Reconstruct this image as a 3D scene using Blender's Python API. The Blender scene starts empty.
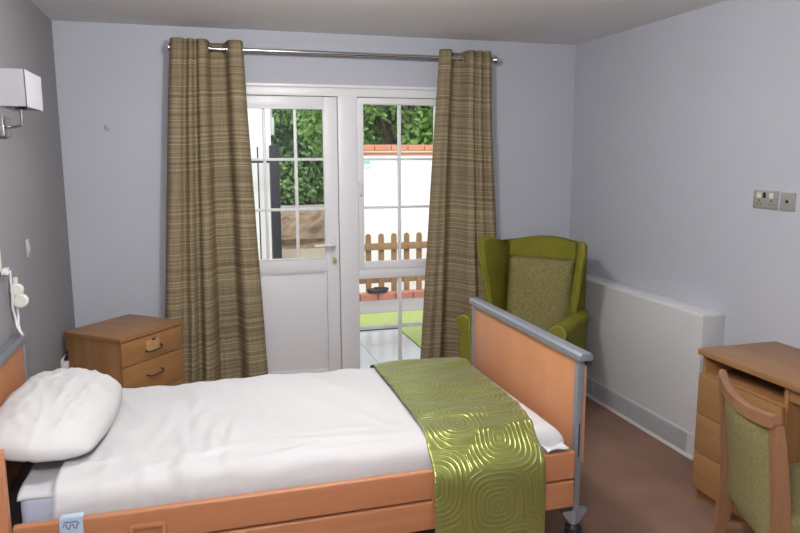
import bpy, bmesh, math, random
from mathutils import Vector, Matrix, noise
C = bpy.context.scene.collection
PI = math.pi
rnd = random.Random(7)

# ------------------------------------------------------------------ camera
CAM_H, YAW, PITCH, ROLL, FPX = 1.6254, 0.2846, -0.1562, -0.0033, 692.3
cd = bpy.data.cameras.new('camera'); cam = bpy.data.objects.new('camera', cd); C.objects.link(cam)
cd.sensor_width = 36; cd.lens = FPX * 36 / 800; cd.clip_start = 0.05
cy, sy, cp, sp = math.cos(YAW), math.sin(YAW), math.cos(PITCH), math.sin(PITCH)
Fw = Vector((sy * cp, cy * cp, sp)); Rt = Vector((cy, -sy, 0)); Up = Rt.cross(Fw)
c_, s_ = math.cos(ROLL), math.sin(ROLL)
R2 = c_ * Rt + s_ * Up; U2 = -s_ * Rt + c_ * Up
M = Matrix((R2, U2, -Fw)).transposed().to_4x4(); M.translation = Vector((0, 0, CAM_H))
cam.matrix_world = M
bpy.context.scene.camera = cam

# ------------------------------------------------------------------ materials
def nt(name):
    m = bpy.data.materials.new(name); m.use_nodes = True
    t = m.node_tree; b = t.nodes['Principled BSDF']
    return m, t, b
def N(t, kind, **kw):
    n = t.nodes.new(kind)
    for k, v in kw.items():
        if k.startswith('i_'): n.inputs[k[2:].replace('_', ' ')].default_value = v
        else: setattr(n, k, v)
    return n
def ramp(t, stops):
    r = t.nodes.new('ShaderNodeValToRGB'); e = r.color_ramp.elements
    while len(e) < len(stops): e.new(0.5)
    for el, (p, c) in zip(e, stops): el.position = p; el.color = (*c, 1)
    return r
def coords(t, scale=(1, 1, 1), src='Object', rot=(0, 0, 0)):
    tc = t.nodes.new('ShaderNodeTexCoord'); mp = t.nodes.new('ShaderNodeMapping')
    mp.inputs['Scale'].default_value = scale; mp.inputs['Rotation'].default_value = rot
    t.links.new(tc.outputs[src], mp.inputs['Vector']); return mp
def plain(name, col, rough=0.5, metal=0.0, var=0.0, vscale=6.0, bump=0.0, bscale=200.0, spec=0.5, scale=(1, 1, 1)):
    m, t, b = nt(name)
    b.inputs['Roughness'].default_value = rough; b.inputs['Metallic'].default_value = metal
    b.inputs['Specular IOR Level'].default_value = spec
    mp = coords(t, scale)
    n = N(t, 'ShaderNodeTexNoise', i_Scale=vscale, i_Detail=4.0)
    t.links.new(mp.outputs[0], n.inputs['Vector'])
    v = max(var, 0.01)
    r = ramp(t, [(0.3, tuple(c * (1 - v) for c in col)), (0.7, tuple(min(1, c * (1 + v)) for c in col))])
    t.links.new(n.outputs['Fac'], r.inputs[0]); t.links.new(r.outputs[0], b.inputs['Base Color'])
    if bump:
        n2 = N(t, 'ShaderNodeTexNoise', i_Scale=bscale, i_Detail=3.0)
        t.links.new(mp.outputs[0], n2.inputs['Vector'])
        bp = N(t, 'ShaderNodeBump', i_Strength=bump, i_Distance=0.002)
        t.links.new(n2.outputs['Fac'], bp.inputs['Height']); t.links.new(bp.outputs[0], b.inputs['Normal'])
    return m
def wood(name, c1, c2, scale=(3, 3, 30), rough=0.4, gs=1.0, spec=0.4):
    m, t, b = nt(name)
    b.inputs['Roughness'].default_value = rough; b.inputs['Specular IOR Level'].default_value = spec
    mp = coords(t, scale)
    n = N(t, 'ShaderNodeTexNoise', i_Scale=2.2 * gs, i_Detail=6.0, i_Roughness=0.6, i_Distortion=0.4)
    t.links.new(mp.outputs[0], n.inputs['Vector'])
    r = ramp(t, [(0.28, c1), (0.72, c2)])
    t.links.new(n.outputs['Fac'], r.inputs[0]); t.links.new(r.outputs[0], b.inputs['Base Color'])
    bp = N(t, 'ShaderNodeBump', i_Strength=0.06, i_Distance=0.001)
    t.links.new(n.outputs['Fac'], bp.inputs['Height']); t.links.new(bp.outputs[0], b.inputs['Normal'])
    return m
MT = {}
MT['wall'] = plain('wall_paint', (0.435, 0.450, 0.503), 0.75, var=0.02, vscale=1.5, bump=0.05, bscale=300)
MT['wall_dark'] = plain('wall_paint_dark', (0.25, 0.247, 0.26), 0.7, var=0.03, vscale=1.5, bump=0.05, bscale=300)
MT['ceil'] = plain('ceiling_paint', (0.80, 0.795, 0.81), 0.9, var=0.015, vscale=1.2)
MT['upvc'] = plain('white_plastic_frame', (0.72, 0.72, 0.74), 0.35, var=0.01)
MT['heater'] = plain('heater_paint', (0.52, 0.525, 0.53), 0.4, var=0.015)
MT['grille'] = plain('grille_paint', (0.42, 0.42, 0.44), 0.5)
MT['grille_dark'] = plain('grille_gap', (0.25, 0.25, 0.26), 0.7)
MT['carpet'] = plain('carpet', (0.21, 0.128, 0.096), 0.95, var=0.14, vscale=3.0, bump=0.6, bscale=260, spec=0.1)
MT['chrome'] = plain('brushed_steel', (0.55, 0.53, 0.52), 0.25, 1.0)
MT['grey_metal'] = plain('grey_painted_metal', (0.20, 0.215, 0.245), 0.38, 0.25, var=0.03)
MT['dark_metal'] = plain('dark_metal', (0.035, 0.035, 0.04), 0.45, 0.3)
MT['black'] = plain('black_rubber', (0.015, 0.015, 0.018), 0.35)
MT['beech'] = wood('beech_veneer', (0.42, 0.178, 0.084), (0.49, 0.225, 0.110), (3, 3, 0.7), 0.42)
MT['beech_x'] = wood('beech_rail', (0.335, 0.138, 0.064), (0.405, 0.177, 0.086), (0.6, 6, 8), 0.4)
MT['oak'] = wood('oak_veneer', (0.255, 0.125, 0.045), (0.36, 0.185, 0.072), (9, 9, 0.7), 0.45)
MT['oak_h'] = wood('oak_veneer_flat', (0.255, 0.125, 0.045), (0.36, 0.185, 0.072), (1.2, 9, 9), 0.45)
MT['oak_y'] = wood('oak_veneer_top', (0.25, 0.125, 0.05), (0.34, 0.18, 0.075), (9, 0.8, 9), 0.42)
MT['chairwood'] = wood('chair_wood', (0.215, 0.107, 0.054), (0.28, 0.145, 0.075), (8, 8, 1.2), 0.35)
MT['sheet'] = plain('white_cotton', (0.505, 0.497, 0.503), 0.85, var=0.012, vscale=3, bump=0.08, bscale=500, spec=0.2)
MT['pillow'] = plain('white_pillowcase', (0.53, 0.522, 0.526), 0.85, var=0.012, vscale=3, bump=0.08, bscale=500, spec=0.2)
MT['fitted'] = plain('grey_white_cotton', (0.44, 0.45, 0.48), 0.85, var=0.03, vscale=4)
MT['mattress'] = plain('blue_grey_mattress', (0.40, 0.44, 0.55), 0.6, var=0.02)
MT['velvet'] = plain('olive_velvet', (0.165, 0.155, 0.016), 0.8, var=0.12, vscale=9, bump=0.1, bscale=400, spec=0.2)
MT['piping'] = plain('olive_piping', (0.24, 0.225, 0.04), 0.7)
MT['shade'] = plain('lamp_shade_card', (0.42, 0.42, 0.46), 0.8)
MT['board'] = plain('kneehole_shade_board', (0.075, 0.036, 0.022), 0.6, var=.08)  # kneehole shade put into the brown of the desk's back panel
MT['pale_wood'] = wood('pale_wood', (0.40, 0.24, 0.10), (0.48, 0.30, 0.14), (1.2, 9, 9))
MT['white'] = plain('white_plastic', (0.66, 0.66, 0.67), 0.4)
MT['cream'] = plain('cream_plastic', (0.66, 0.65, 0.58), 0.45)
MT['plate'] = plain('satin_steel_plate', (0.44, 0.43, 0.40), 0.35, 0.6, var=0.06)
MT['key'] = plain('green_tag', (0.30, 0.42, 0.08), 0.5)
MT['tag'] = plain('blue_grey_label', (0.36, 0.45, 0.56), 0.5)
MT['ink'] = plain('dark_blue_ink', (0.07, 0.10, 0.17), 0.5)
# speckled tweeds
def tweed(name, c1, c2, s=240):
    m, t, b = nt(name); b.inputs['Roughness'].default_value = 0.9; b.inputs['Specular IOR Level'].default_value = 0.15
    mp = coords(t); n = N(t, 'ShaderNodeTexNoise', i_Scale=float(s), i_Detail=2.0)
    n0 = N(t, 'ShaderNodeTexNoise', i_Scale=s / 5.0, i_Detail=2.0)
    t.links.new(mp.outputs[0], n.inputs['Vector']); t.links.new(mp.outputs[0], n0.inputs['Vector'])
    mx = N(t, 'ShaderNodeMath', operation='ADD'); mx.inputs[1].default_value = 0
    t.links.new(n.outputs['Fac'], mx.inputs[0]); t.links.new(n0.outputs['Fac'], mx.inputs[1])
    h = N(t, 'ShaderNodeMath', operation='MULTIPLY'); h.inputs[1].default_value = 0.5
    t.links.new(mx.outputs[0], h.inputs[0])
    r = ramp(t, [(0.38, c1), (0.62, c2)]); t.links.new(h.outputs[0], r.inputs[0]); t.links.new(r.outputs[0], b.inputs['Base Color'])
    bp = N(t, 'ShaderNodeBump', i_Strength=0.3, i_Distance=0.002)
    t.links.new(h.outputs[0], bp.inputs['Height']); t.links.new(bp.outputs[0], b.inputs['Normal'])
    return m
MT['tweed'] = tweed('tan_tweed', (0.145, 0.125, 0.045), (0.25, 0.22, 0.095), 420)
MT['chairfab'] = tweed('olive_chair_fabric', (0.165, 0.145, 0.06), (0.25, 0.222, 0.10), 420)
def curtain_mat():
    m, t, b = nt('striped_curtain'); b.inputs['Roughness'].default_value = 0.75; b.inputs['Specular IOR Level'].default_value = 0.25
    mp = coords(t, (1, 1, 1), 'UV')
    n1 = N(t, 'ShaderNodeTexNoise', i_Scale=1.0, i_Detail=2.0); m1 = coords(t, (1.0, 150, 1), 'UV'); t.links.new(m1.outputs[0], n1.inputs['Vector'])
    n2 = N(t, 'ShaderNodeTexNoise', i_Scale=1.0, i_Detail=1.0); m2 = coords(t, (0.6, 55, 1), 'UV'); t.links.new(m2.outputs[0], n2.inputs['Vector'])
    n3 = N(t, 'ShaderNodeTexNoise', i_Scale=1.0, i_Detail=1.0); m3 = coords(t, (130, 6, 1), 'UV'); t.links.new(m3.outputs[0], n3.inputs['Vector'])
    n4 = N(t, 'ShaderNodeTexNoise', i_Scale=1.0, i_Detail=0.0); m4 = coords(t, (0.3, 120, 1), 'UV'); t.links.new(m4.outputs[0], n4.inputs['Vector'])
    r1 = ramp(t, [(0.34, (0.14, 0.105, 0.063)), (0.48, (0.215, 0.168, 0.10)), (0.6, (0.27, 0.218, 0.132)), (0.75, (0.36, 0.30, 0.185))])
    a = N(t, 'ShaderNodeMath', operation='MULTIPLY_ADD'); a.inputs[1].default_value = 0.45
    t.links.new(n2.outputs['Fac'], a.inputs[0])
    sc = N(t, 'ShaderNodeMath', operation='MULTIPLY'); sc.inputs[1].default_value = 0.55
    t.links.new(n1.outputs['Fac'], sc.inputs[0]); t.links.new(sc.outputs[0], a.inputs[2])
    t.links.new(a.outputs[0], r1.inputs[0])
    # thin pale yarns
    g = ramp(t, [(0.58, (0, 0, 0)), (0.70, (.85, .85, .85))]); t.links.new(n4.outputs['Fac'], g.inputs[0])
    mx = N(t, 'ShaderNodeMix', data_type='RGBA'); mx.inputs[7].default_value = (0.42, 0.35, 0.215, 1)
    t.links.new(g.outputs[0], mx.inputs[0]); t.links.new(r1.outputs[0], mx.inputs[6])
    # dark yarns of the warp
    w = ramp(t, [(0.35, (0.88, 0.87, 0.87)), (0.6, (1.05, 1.05, 1.05))]); t.links.new(n3.outputs['Fac'], w.inputs[0])
    mu = N(t, 'ShaderNodeMix', data_type='RGBA', blend_type='MULTIPLY'); mu.inputs[0].default_value = 1
    t.links.new(mx.outputs[2], mu.inputs[6]); t.links.new(w.outputs[0], mu.inputs[7])
    t.links.new(mu.outputs[2], b.inputs['Base Color'])
    return m
MT['curtain'] = curtain_mat()
def runner_mat():
    m, t, b = nt('green_quilted_satin')
    b.inputs['Roughness'].default_value = 0.36; b.inputs['Metallic'].default_value = 0.8; b.inputs['Specular IOR Level'].default_value = 0.6
    b.inputs['Sheen Weight'].default_value = 0.15
    mp = coords(t, (1, 1, 1), 'UV')
    v = N(t, 'ShaderNodeTexVoronoi', distance='MINKOWSKI', feature='F1'); v.inputs['Scale'].default_value = 4.2
    v.inputs['Exponent'].default_value = 3.2; v.inputs['Randomness'].default_value = 0.75
    v.voronoi_dimensions = '2D'
    t.links.new(mp.outputs[0], v.inputs['Vector'])
    k = N(t, 'ShaderNodeMath', operation='MULTIPLY'); k.inputs[1].default_value = 2 * PI * 13.0
    t.links.new(v.outputs['Distance'], k.inputs[0])
    s = N(t, 'ShaderNodeMath', operation='SINE'); t.links.new(k.outputs[0], s.inputs[0])
    r = ramp(t, [(0.0, (0.30, 0.33, 0.088)), (0.75, (0.32, 0.35, 0.096)), (1.0, (0.40, 0.43, 0.155))])
    h = N(t, 'ShaderNodeMath', operation='MULTIPLY_ADD'); h.inputs[1].default_value = 0.5; h.inputs[2].default_value = 0.5
    t.links.new(s.outputs[0], h.inputs[0])
    pw = N(t, 'ShaderNodeMath', operation='POWER'); pw.inputs[1].default_value = 6.0; t.links.new(h.outputs[0], pw.inputs[0])
    t.links.new(pw.outputs[0], r.inputs[0]); t.links.new(r.outputs[0], b.inputs['Base Color'])
    n = N(t, 'ShaderNodeTexNoise', i_Scale=34.0, i_Detail=4.0); t.links.new(mp.outputs[0], n.inputs['Vector'])
    ad = N(t, 'ShaderNodeMath', operation='MULTIPLY_ADD'); ad.inputs[1].default_value = 1.4
    t.links.new(n.outputs['Fac'], ad.inputs[0]); t.links.new(pw.outputs[0], ad.inputs[2])
    bp = N(t, 'ShaderNodeBump', i_Strength=0.42, i_Distance=0.004); t.links.new(ad.outputs[0], bp.inputs['Height'])
    t.links.new(bp.outputs[0], b.inputs['Normal'])
    return m
MT['runner'] = runner_mat()
def glass_mat():
    m, t, b = nt('window_glass'); o = t.nodes['Material Output']; t.nodes.remove(b)
    tr = t.nodes.new('ShaderNodeBsdfTransparent'); tr.inputs[0].default_value = (0.97, 0.985, 0.98, 1)
    gl = t.nodes.new('ShaderNodeBsdfGlossy'); gl.inputs['Roughness'].default_value = 0.02
    fr = t.nodes.new('ShaderNodeFresnel'); fr.inputs[0].default_value = 1.45
    mx = t.nodes.new('ShaderNodeMixShader')
    t.links.new(fr.outputs[0], mx.inputs[0]); t.links.new(tr.outputs[0], mx.inputs[1]); t.links.new(gl.outputs[0], mx.inputs[2])
    t.links.new(mx.outputs[0], o.inputs['Surface'])
    return m
MT['glass'] = glass_mat()
# outdoors
MT['slab'] = plain('pale_paving', (0.44, 0.44, 0.46), 0.14, var=0.06, vscale=2.0)
MT['path'] = plain('grey_path', (0.26, 0.24, 0.24), 0.8, var=0.08, vscale=3)
MT['turf'] = plain('artificial_turf', (0.30, 0.36, 0.12), 0.95, var=0.25, vscale=60, bump=0.5, bscale=200)
MT['brick'] = plain('red_brick', (0.42, 0.17, 0.12), 0.8, var=0.12, vscale=8)
MT['coping'] = plain('terracotta_coping', (0.62, 0.24, 0.15), 0.8, var=0.08, vscale=10)
MT['render'] = plain('white_render', (0.86, 0.86, 0.86), 0.9, var=0.01)
MT['stone'] = plain('cream_stone', (0.75, 0.66, 0.5), 0.9)
MT['fence'] = wood('fence_timber', (0.22, 0.125, 0.065), (0.33, 0.19, 0.105), (6, 6, 1.5), 0.8)
MT['dirt'] = plain('bare_earth', (0.215, 0.145, 0.092), 0.95, var=0.55, vscale=3.2, bump=1.0, bscale=12)
MT['concrete'] = plain('pale_concrete', (0.42, 0.335, 0.24), 0.9, var=0.08, vscale=1.0)
MT['road'] = plain('grey_road', (0.30, 0.28, 0.26), 0.9, var=0.05)
MT['gate'] = plain('dark_blue_grey_gate', (0.014, 0.015, 0.024), 0.5)
def leaf_mat(name, c1, c2, c3, s):
    m, t, b = nt(name); b.inputs['Roughness'].default_value = 0.5; b.inputs['Specular IOR Level'].default_value = 0.3
    mp = coords(t); n = N(t, 'ShaderNodeTexNoise', i_Scale=s, i_Detail=5.0, i_Roughness=0.7)
    t.links.new(mp.outputs[0], n.inputs['Vector'])
    r = ramp(t, [(0.3, c1), (0.5, c2), (0.7, c3)]); t.links.new(n.outputs['Fac'], r.inputs[0]); t.links.new(r.outputs[0], b.inputs['Base Color'])
    return m
MT['leaf_a'] = leaf_mat('fresh_leaves', (0.047, 0.115, 0.027), (0.135, 0.257, 0.054), (0.297, 0.459, 0.108), 3.5)
MT['leaf_b'] = leaf_mat('dark_leaves', (0.041, 0.095, 0.041), (0.095, 0.176, 0.074), (0.189, 0.297, 0.121), 2.5)
MT['leaf_h'] = leaf_mat('hedge_leaves', (0.047, 0.115, 0.041), (0.121, 0.230, 0.074), (0.230, 0.365, 0.121), 1.1)
MT['bark'] = plain('bark', (0.10, 0.075, 0.05), 0.9, var=0.2)

# ------------------------------------------------------------------ mesh helpers
class MB:
    def __init__(s): s.bm = bmesh.new(); s.uv = None
    def box(s, a, b, bev=0.0, seg=2, rot=None):
        a, b = Vector(a), Vector(b); c = (a + b) / 2; d = b - a
        r = bmesh.ops.create_cube(s.bm, size=1)
        vs = r['verts']
        for v in vs: v.co = Vector((v.co.x * abs(d.x), v.co.y * abs(d.y), v.co.z * abs(d.z)))
        if rot is not None:
            for v in vs: v.co = rot @ v.co
        for v in vs: v.co += c
        if bev > 0:
            es = list({e for v in vs for e in v.link_edges})
            bmesh.ops.bevel(s.bm, geom=es, offset=bev, segments=seg, affect='EDGES', profile=0.6, clamp_overlap=True)
        return s
    def tube(s, pts, r, n=10, cap=True):
        pts = [Vector(p) for p in pts]; rs = r if isinstance(r, (list, tuple)) else [r] * len(pts)
        rings = []; up = None
        for i, p in enumerate(pts):
            d = (pts[min(i + 1, len(pts) - 1)] - pts[max(i - 1, 0)]).normalized()
            if up is None:
                up = Vector((0, 0, 1)) if abs(d.z) < 0.9 else Vector((1, 0, 0))
            x = d.cross(up).normalized(); up = x.cross(d).normalized()
            rings.append([s.bm.verts.new(p + rs[i] * (math.cos(2 * PI * k / n) * x + math.sin(2 * PI * k / n) * up)) for k in range(n)])
        for a, b in zip(rings, rings[1:]):
            for k in range(n): s.bm.faces.new((a[k], a[(k + 1) % n], b[(k + 1) % n], b[k]))
        if cap:
            s.bm.faces.new(rings[0][::-1]); s.bm.faces.new(rings[-1])
        return s
    def lathe(s, prof, c, axis='Z', n=24):
        c = Vector(c); rings = []
        for r, h in prof:
            ring = []
            for k in range(n):
                x, y = r * math.cos(2 * PI * k / n), r * math.sin(2 * PI * k / n)
                v = {'Z': (x, y, h), 'X': (h, x, y), 'Y': (x, h, y)}[axis]
                ring.append(s.bm.verts.new(c + Vector(v)))
            rings.append(ring)
        for a, b in zip(rings, rings[1:]):
            for k in range(n): s.bm.faces.new((a[k], a[(k + 1) % n], b[(k + 1) % n], b[k]))
        s.bm.faces.new(rings[0][::-1]); s.bm.faces.new(rings[-1])
        return s
    def prism(s, poly, h0, h1, axis='Y', bev=0.0, seg=2):
        # poly of (p,q): axis Y -> (x,z); X -> (y,z); Z -> (x,y)
        f = {'Y': lambda p, q, h: (p, h, q), 'X': lambda p, q, h: (h, p, q), 'Z': lambda p, q, h: (p, q, h)}[axis]
        a = [s.bm.verts.new(f(p, q, h0)) for p, q in poly]; b = [s.bm.verts.new(f(p, q, h1)) for p, q in poly]
        n = len(poly)
        s.bm.faces.new(a[::-1]); s.bm.faces.new(b)
        for k in range(n): s.bm.faces.new((a[k], a[(k + 1) % n], b[(k + 1) % n], b[k]))
        if bev > 0:
            es = [e for v in a + b for e in v.link_edges if (e.verts[0] in a) == (e.verts[1] in a)]
            bmesh.ops.bevel(s.bm, geom=list(set(es)), offset=bev, segments=seg, affect='EDGES', profile=0.6, clamp_overlap=True)
        return s
    def grid(s, fn, nu, nv, uvfn=None, flip=False):
        g = [[s.bm.verts.new(fn(i / nu, j / nv)) for j in range(nv + 1)] for i in range(nu + 1)]
        if uvfn: s.uv = s.uv or s.bm.loops.layers.uv.new('UVMap')
        for i in range(nu):
            for j in range(nv):
                ids = [(i, j), (i + 1, j), (i + 1, j + 1), (i, j + 1)]
                if flip: ids.reverse()
                fc = s.bm.faces.new([g[a][b] for a, b in ids])
                if uvfn:
                    for lp, (a, b) in zip(fc.loops, ids): lp[s.uv].uv = uvfn(a / nu, b / nv)
        return s
    def torus(s, c, R, r, axis='Y', n=20, m=8):
        c = Vector(c); rings = []
        for i in range(n):
            a = 2 * PI * i / n; ring = []
            for j in range(m):
                q = 2 * PI * j / m; rr = R + r * math.cos(q); h = r * math.sin(q)
                x, y = rr * math.cos(a), rr * math.sin(a)
                ring.append(s.bm.verts.new(c + Vector({'Y': (x, h, y), 'X': (h, x, y), 'Z': (x, y, h)}[axis])))
            rings.append(ring)
        for i in range(n):
            a, b = rings[i], rings[(i + 1) % n]
            for j in range(m): s.bm.faces.new((a[j], a[(j + 1) % m], b[(j + 1) % m], b[j]))
        return s
    def build(s, name, mat, parent=None, world=True, smooth=True, ang=40, mods=None):
        bmesh.ops.recalc_face_normals(s.bm, faces=s.bm.faces)
        root = parent
        while root is not None and root.parent is not None: root = root.parent
        if root is not None and world:
            Mx = Matrix.LocRotScale(root.location, root.rotation_euler, None).inverted()
            bmesh.ops.transform(s.bm, matrix=Mx, verts=s.bm.verts)
        me = bpy.data.meshes.new(name); s.bm.to_mesh(me); s.bm.free()
        me.materials.append(mat)
        if smooth:
            me.shade_smooth(); me.set_sharp_from_angle(angle=math.radians(ang))
        o = bpy.data.objects.new(name, me); C.objects.link(o)
        if parent is not None: o.parent = parent
        for k, kw in (mods or []):
            md = o.modifiers.new(k.lower(), k)
            for a, v in kw.items(): setattr(md, a, v)
        return o
def thing(name, label, cat, loc=(0, 0, 0), rz=0.0, group=None):
    o = bpy.data.objects.new(name, None); C.objects.link(o); o.empty_display_size = 0.1
    o.location = loc; o.rotation_euler = (0, 0, rz); o['label'] = label; o['category'] = cat
    if group: o['group'] = group
    return o
def tag(o, label, cat, group=None, kind=None):
    o['label'] = label; o['category'] = cat
    if group: o['group'] = group
    if kind: o['kind'] = kind
    return o
def struct(o, label, cat):
    o['kind'] = 'structure'; o['label'] = label; o['category'] = cat; return o
def lerp_tab(tab, x):
    if x <= tab[0][0]: return tab[0][1]
    for (a, p), (b, q) in zip(tab, tab[1:]):
        if x <= b:
            f = (x - a) / (b - a); return p + (q - p) * f
    return tab[-1][1]
def smooth_tab(tab, x):
    if x <= tab[0][0]: return tab[0][1]
    for i, ((a, p), (b, q)) in enumerate(zip(tab, tab[1:])):
        if x <= b:
            f = (x - a) / (b - a)
            pm = tab[max(i - 1, 0)]; qn = tab[min(i + 2, len(tab) - 1)]
            m0 = (q - pm[1]) / max(b - pm[0], 1e-6) * (b - a); m1 = (qn[1] - p) / max(qn[0] - a, 1e-6) * (b - a)
            f2, f3 = f * f, f * f * f
            return (2 * f3 - 3 * f2 + 1) * p + (f3 - 2 * f2 + f) * m0 + (-2 * f3 + 3 * f2) * q + (f3 - f2) * m1
    return tab[-1][1]
def ns(x, y, z=0.0): return noise.noise(Vector((x, y, z)))

# ------------------------------------------------------------------ room
XL, XR, YB, ZC = -0.7584, 2.6587, 4.5788, 2.4157
YF = -1.3
OX0, OX1, OZ1 = 0.13, 1.70, 2.075          # opening in the back wall
T = 0.22
struct(MB().box((XL - T, YF - T, -0.12), (XR + T, YB + T, 0)).build('floor', MT['carpet'], smooth=False), 'brown fitted carpet covering the bedroom floor', 'floor')
struct(MB().box((XL - T, YF - T, ZC), (XR + T, YB + T, ZC + 0.15)).build('ceiling', MT['ceil'], smooth=False), 'plain off white painted bedroom ceiling', 'ceiling')
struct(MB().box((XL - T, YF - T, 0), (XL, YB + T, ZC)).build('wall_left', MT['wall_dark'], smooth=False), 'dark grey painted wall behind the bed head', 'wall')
struct(MB().box((XR, YF - T, 0), (XR + T, YB + T, ZC)).build('wall_right', MT['wall'], smooth=False), 'pale lilac grey wall above the long heater', 'wall')
struct(MB().box((XL, YB, 0), (OX0, YB + T, ZC)).box((OX1, YB, 0), (XR, YB + T, ZC)).box((OX0, YB, OZ1), (OX1, YB + T, ZC)).build('wall_back', MT['wall'], smooth=False), 'pale lilac grey wall around the glazed door', 'wall')
struct(MB().box((XL, YF - T, 0), (XR, YF, ZC)).build('wall_front', MT['wall'], smooth=False), 'pale grey wall behind the camera', 'wall')

# --- door and window set in the opening
FY0, FY1 = YB - 0.012, YB + 0.07
def ring(mb, x0, x1, z0, z1, w, y0, y1, bev=0.006, wb=None):
    wb = wb or w
    mb.box((x0, y0, z0), (x0 + w, y1, z1), bev); mb.box((x1 - w, y0, z0), (x1, y1, z1), bev)
    mb.box((x0 + w - .004, y0, z1 - w), (x1 - w + .004, y1, z1), bev); mb.box((x0 + w - .004, y0, z0), (x1 - w + .004, y1, z0 + wb), bev)
    return mb
MX0, MX1 = 0.915, 1.045                    # the post between door and window
fr = MB()
fr.box((OX0, FY0, 0), (0.185, FY1, OZ1), .006).box((MX0, FY0, 0), (MX1, FY1, 2.025), .006).box((1.64, FY0, 0), (OX1, FY1, OZ1), .006)
fr.box((0.18, FY0, 2.02), (1.645, FY1, OZ1), .006)
struct(fr.build('trim_1', MT['upvc']), 'white plastic outer frame around the door and side window', 'frame')
# shallow architrave line above the opening
struct(MB().box((OX0 - .03, YB - .02, OZ1), (OX1 + .03, YB + .01, OZ1 + .02), .004).build('trim_2', MT['upvc']), 'thin white trim along the top of the door frame', 'trim')
dy0, dy1 = YB + .006, YB + .062
door = struct(thing('door_1', '', '', (0.54, YB + .03, 0)), 'white half glazed back door with nine pane grid', 'door')
leaf = MB()
DX0, DX1 = 0.187, 0.912
GX0, GX1, GZ0, GZ1 = 0.25, 0.826, 0.955, 1.945
leaf.box((DX0, dy0, 0.03), (GX0, dy1, 2.018), .005).box((GX1, dy0, 0.03), (DX1, dy1, 2.018), .005)
leaf.box((GX0 - .003, dy0, GZ1), (GX1 + .003, dy1, 2.018), .005).box((GX0 - .003, dy0, 0.865), (GX1 + .003, dy1, GZ0), .005)
leaf.box((GX0 - .003, dy0, 0.03), (GX1 + .003, dy1, 0.17), .005)
leaf.build('door_frame', MT['upvc'], door)
pm = MB().box((GX0, dy0 + .016, .165), (GX1, dy1 - .01, .87), .002)
ring(pm, GX0 + .004, GX1 - .004, .168, .868, .016, dy0 + .008, dy0 + .02, .003)
pm.build('lower_panel', MT['upvc'], door)
ring(MB(), GX0 - .004, GX1 + .004, GZ0 - .004, GZ1 + .004, .012, dy0 - .004, dy0 + .02, .003).build('glazing_bead', MT['upvc'], door)
MB().box((GX0, dy0 + .024, GZ0), (GX1, dy0 + .030, GZ1)).build('pane', MT['glass'], door, smooth=False)
for xx in (0.437, 0.638): MB().box((xx - .009, dy0 + .012, GZ0), (xx + .009, dy0 + .042, GZ1), .003).build('glazing_bar', MT['upvc'], door)
for zz in (1.287, 1.615): MB().box((GX0, dy0 + .014, zz - .009), (GX1, dy0 + .040, zz + .009), .003).build('glazing_bar', MT['upvc'], door)
hd = MB().box((.858, dy0 - .010, .93), (.886, dy0 + .001, 1.10), .005)
hd.build('handle_plate', MT['white'], door)
MB().tube([(.872, dy0 - .005, 1.045), (.872, dy0 - .05, 1.045), (.86, dy0 - .058, 1.045), (.80, dy0 - .058, 1.047), (.735, dy0 - .055, 1.045)], [.010, .010, .011, .011, .010], 10).build('handle', MT['white'], door)
key = MB().lathe([(.006, -.014), (.006, 0)], (.872, dy0 - .01, .955), 'Y', 12).build('lock_cylinder', MT['chrome'], door)
kt = MB().box((.868, dy0 - .03, .952), (.876, dy0 - .022, .958)).prism([(.862, .928), (.884, .924), (.89, .945), (.876, .962), (.864, .954)], dy0 - .032, dy0 - .028, 'Y').build('key_tag', MT['key'], door)
kt['label'] = 'green key tag'

win = struct(thing('window_1', '', '', (1.34, YB + .03, 0.87)), 'white framed six pane side window beside the door', 'window')
WX0, WX1 = 1.047, 1.638
ring(MB(), WX0, WX1, .865, 2.018, .042, dy0 - .008, dy1 - .01, .006, .05).build('sash', MT['upvc'], win)
MB().box((WX0 + .03, dy0 + .022, .90), (WX1 - .03, dy0 + .028, 1.985)).build('pane', MT['glass'], win, smooth=False)
MB().box((1.345 - .0095, dy0 + .008, .915), (1.345 + .0095, dy0 + .04, 1.976), .003).build('glazing_bar', MT['upvc'], win)
for zz in (1.287, 1.6135): MB().box((WX0 + .04, dy0 + .01, zz - .008), (WX1 - .04, dy0 + .038, zz + .008), .003).build('glazing_bar', MT['upvc'], win)
wh = MB().lathe([(.012, -.006), (.014, -.02), (.012, -.03)], (1.062, dy0 - .006, 1.455), 'Y', 14)
wh.box((1.052, dy0 - .04, 1.375), (1.072, dy0 - .026, 1.465), .006)
wh.build('window_handle', MT['white'], win)
w2 = struct(thing('window_2', '', '', (1.34, YB + .03, 0)), 'low fixed four pane window beside the door', 'window')
b2 = MB().box((WX0 - .002, FY0 + .004, .80), (WX1, FY1 - .01, .864), .006).box((WX0 - .002, FY0 + .004, 0), (WX1, FY1 - .01, .06), .006)
b2.build('rail', MT['upvc'], w2)
MB().box((WX0, dy0 + .022, .05), (WX1, dy0 + .028, .81)).build('pane', MT['glass'], w2, smooth=False)
MB().box((1.345 - .012, dy0 + .008, .055), (1.345 + .012, dy0 + .04, .81), .003).build('glazing_bar', MT['upvc'], w2)
MB().box((WX0, dy0 + .01, .445 - .012), (WX1, dy0 + .038, .445 + .012), .003).build('glazing_bar', MT['upvc'], w2)

# small white picture hook left on the back wall
hk = MB().tube([(-.503, YB - .003, 1.82), (-.503, YB - .012, 1.812), (-.497, YB - .014, 1.80), (-.488, YB - .012, 1.797), (-.482, YB - .005, 1.803)], .006, 8)
tag(hk.build('wall_hook', MT['wall']), 'tiny painted hook on the pale wall left of the curtain', 'hook')

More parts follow.
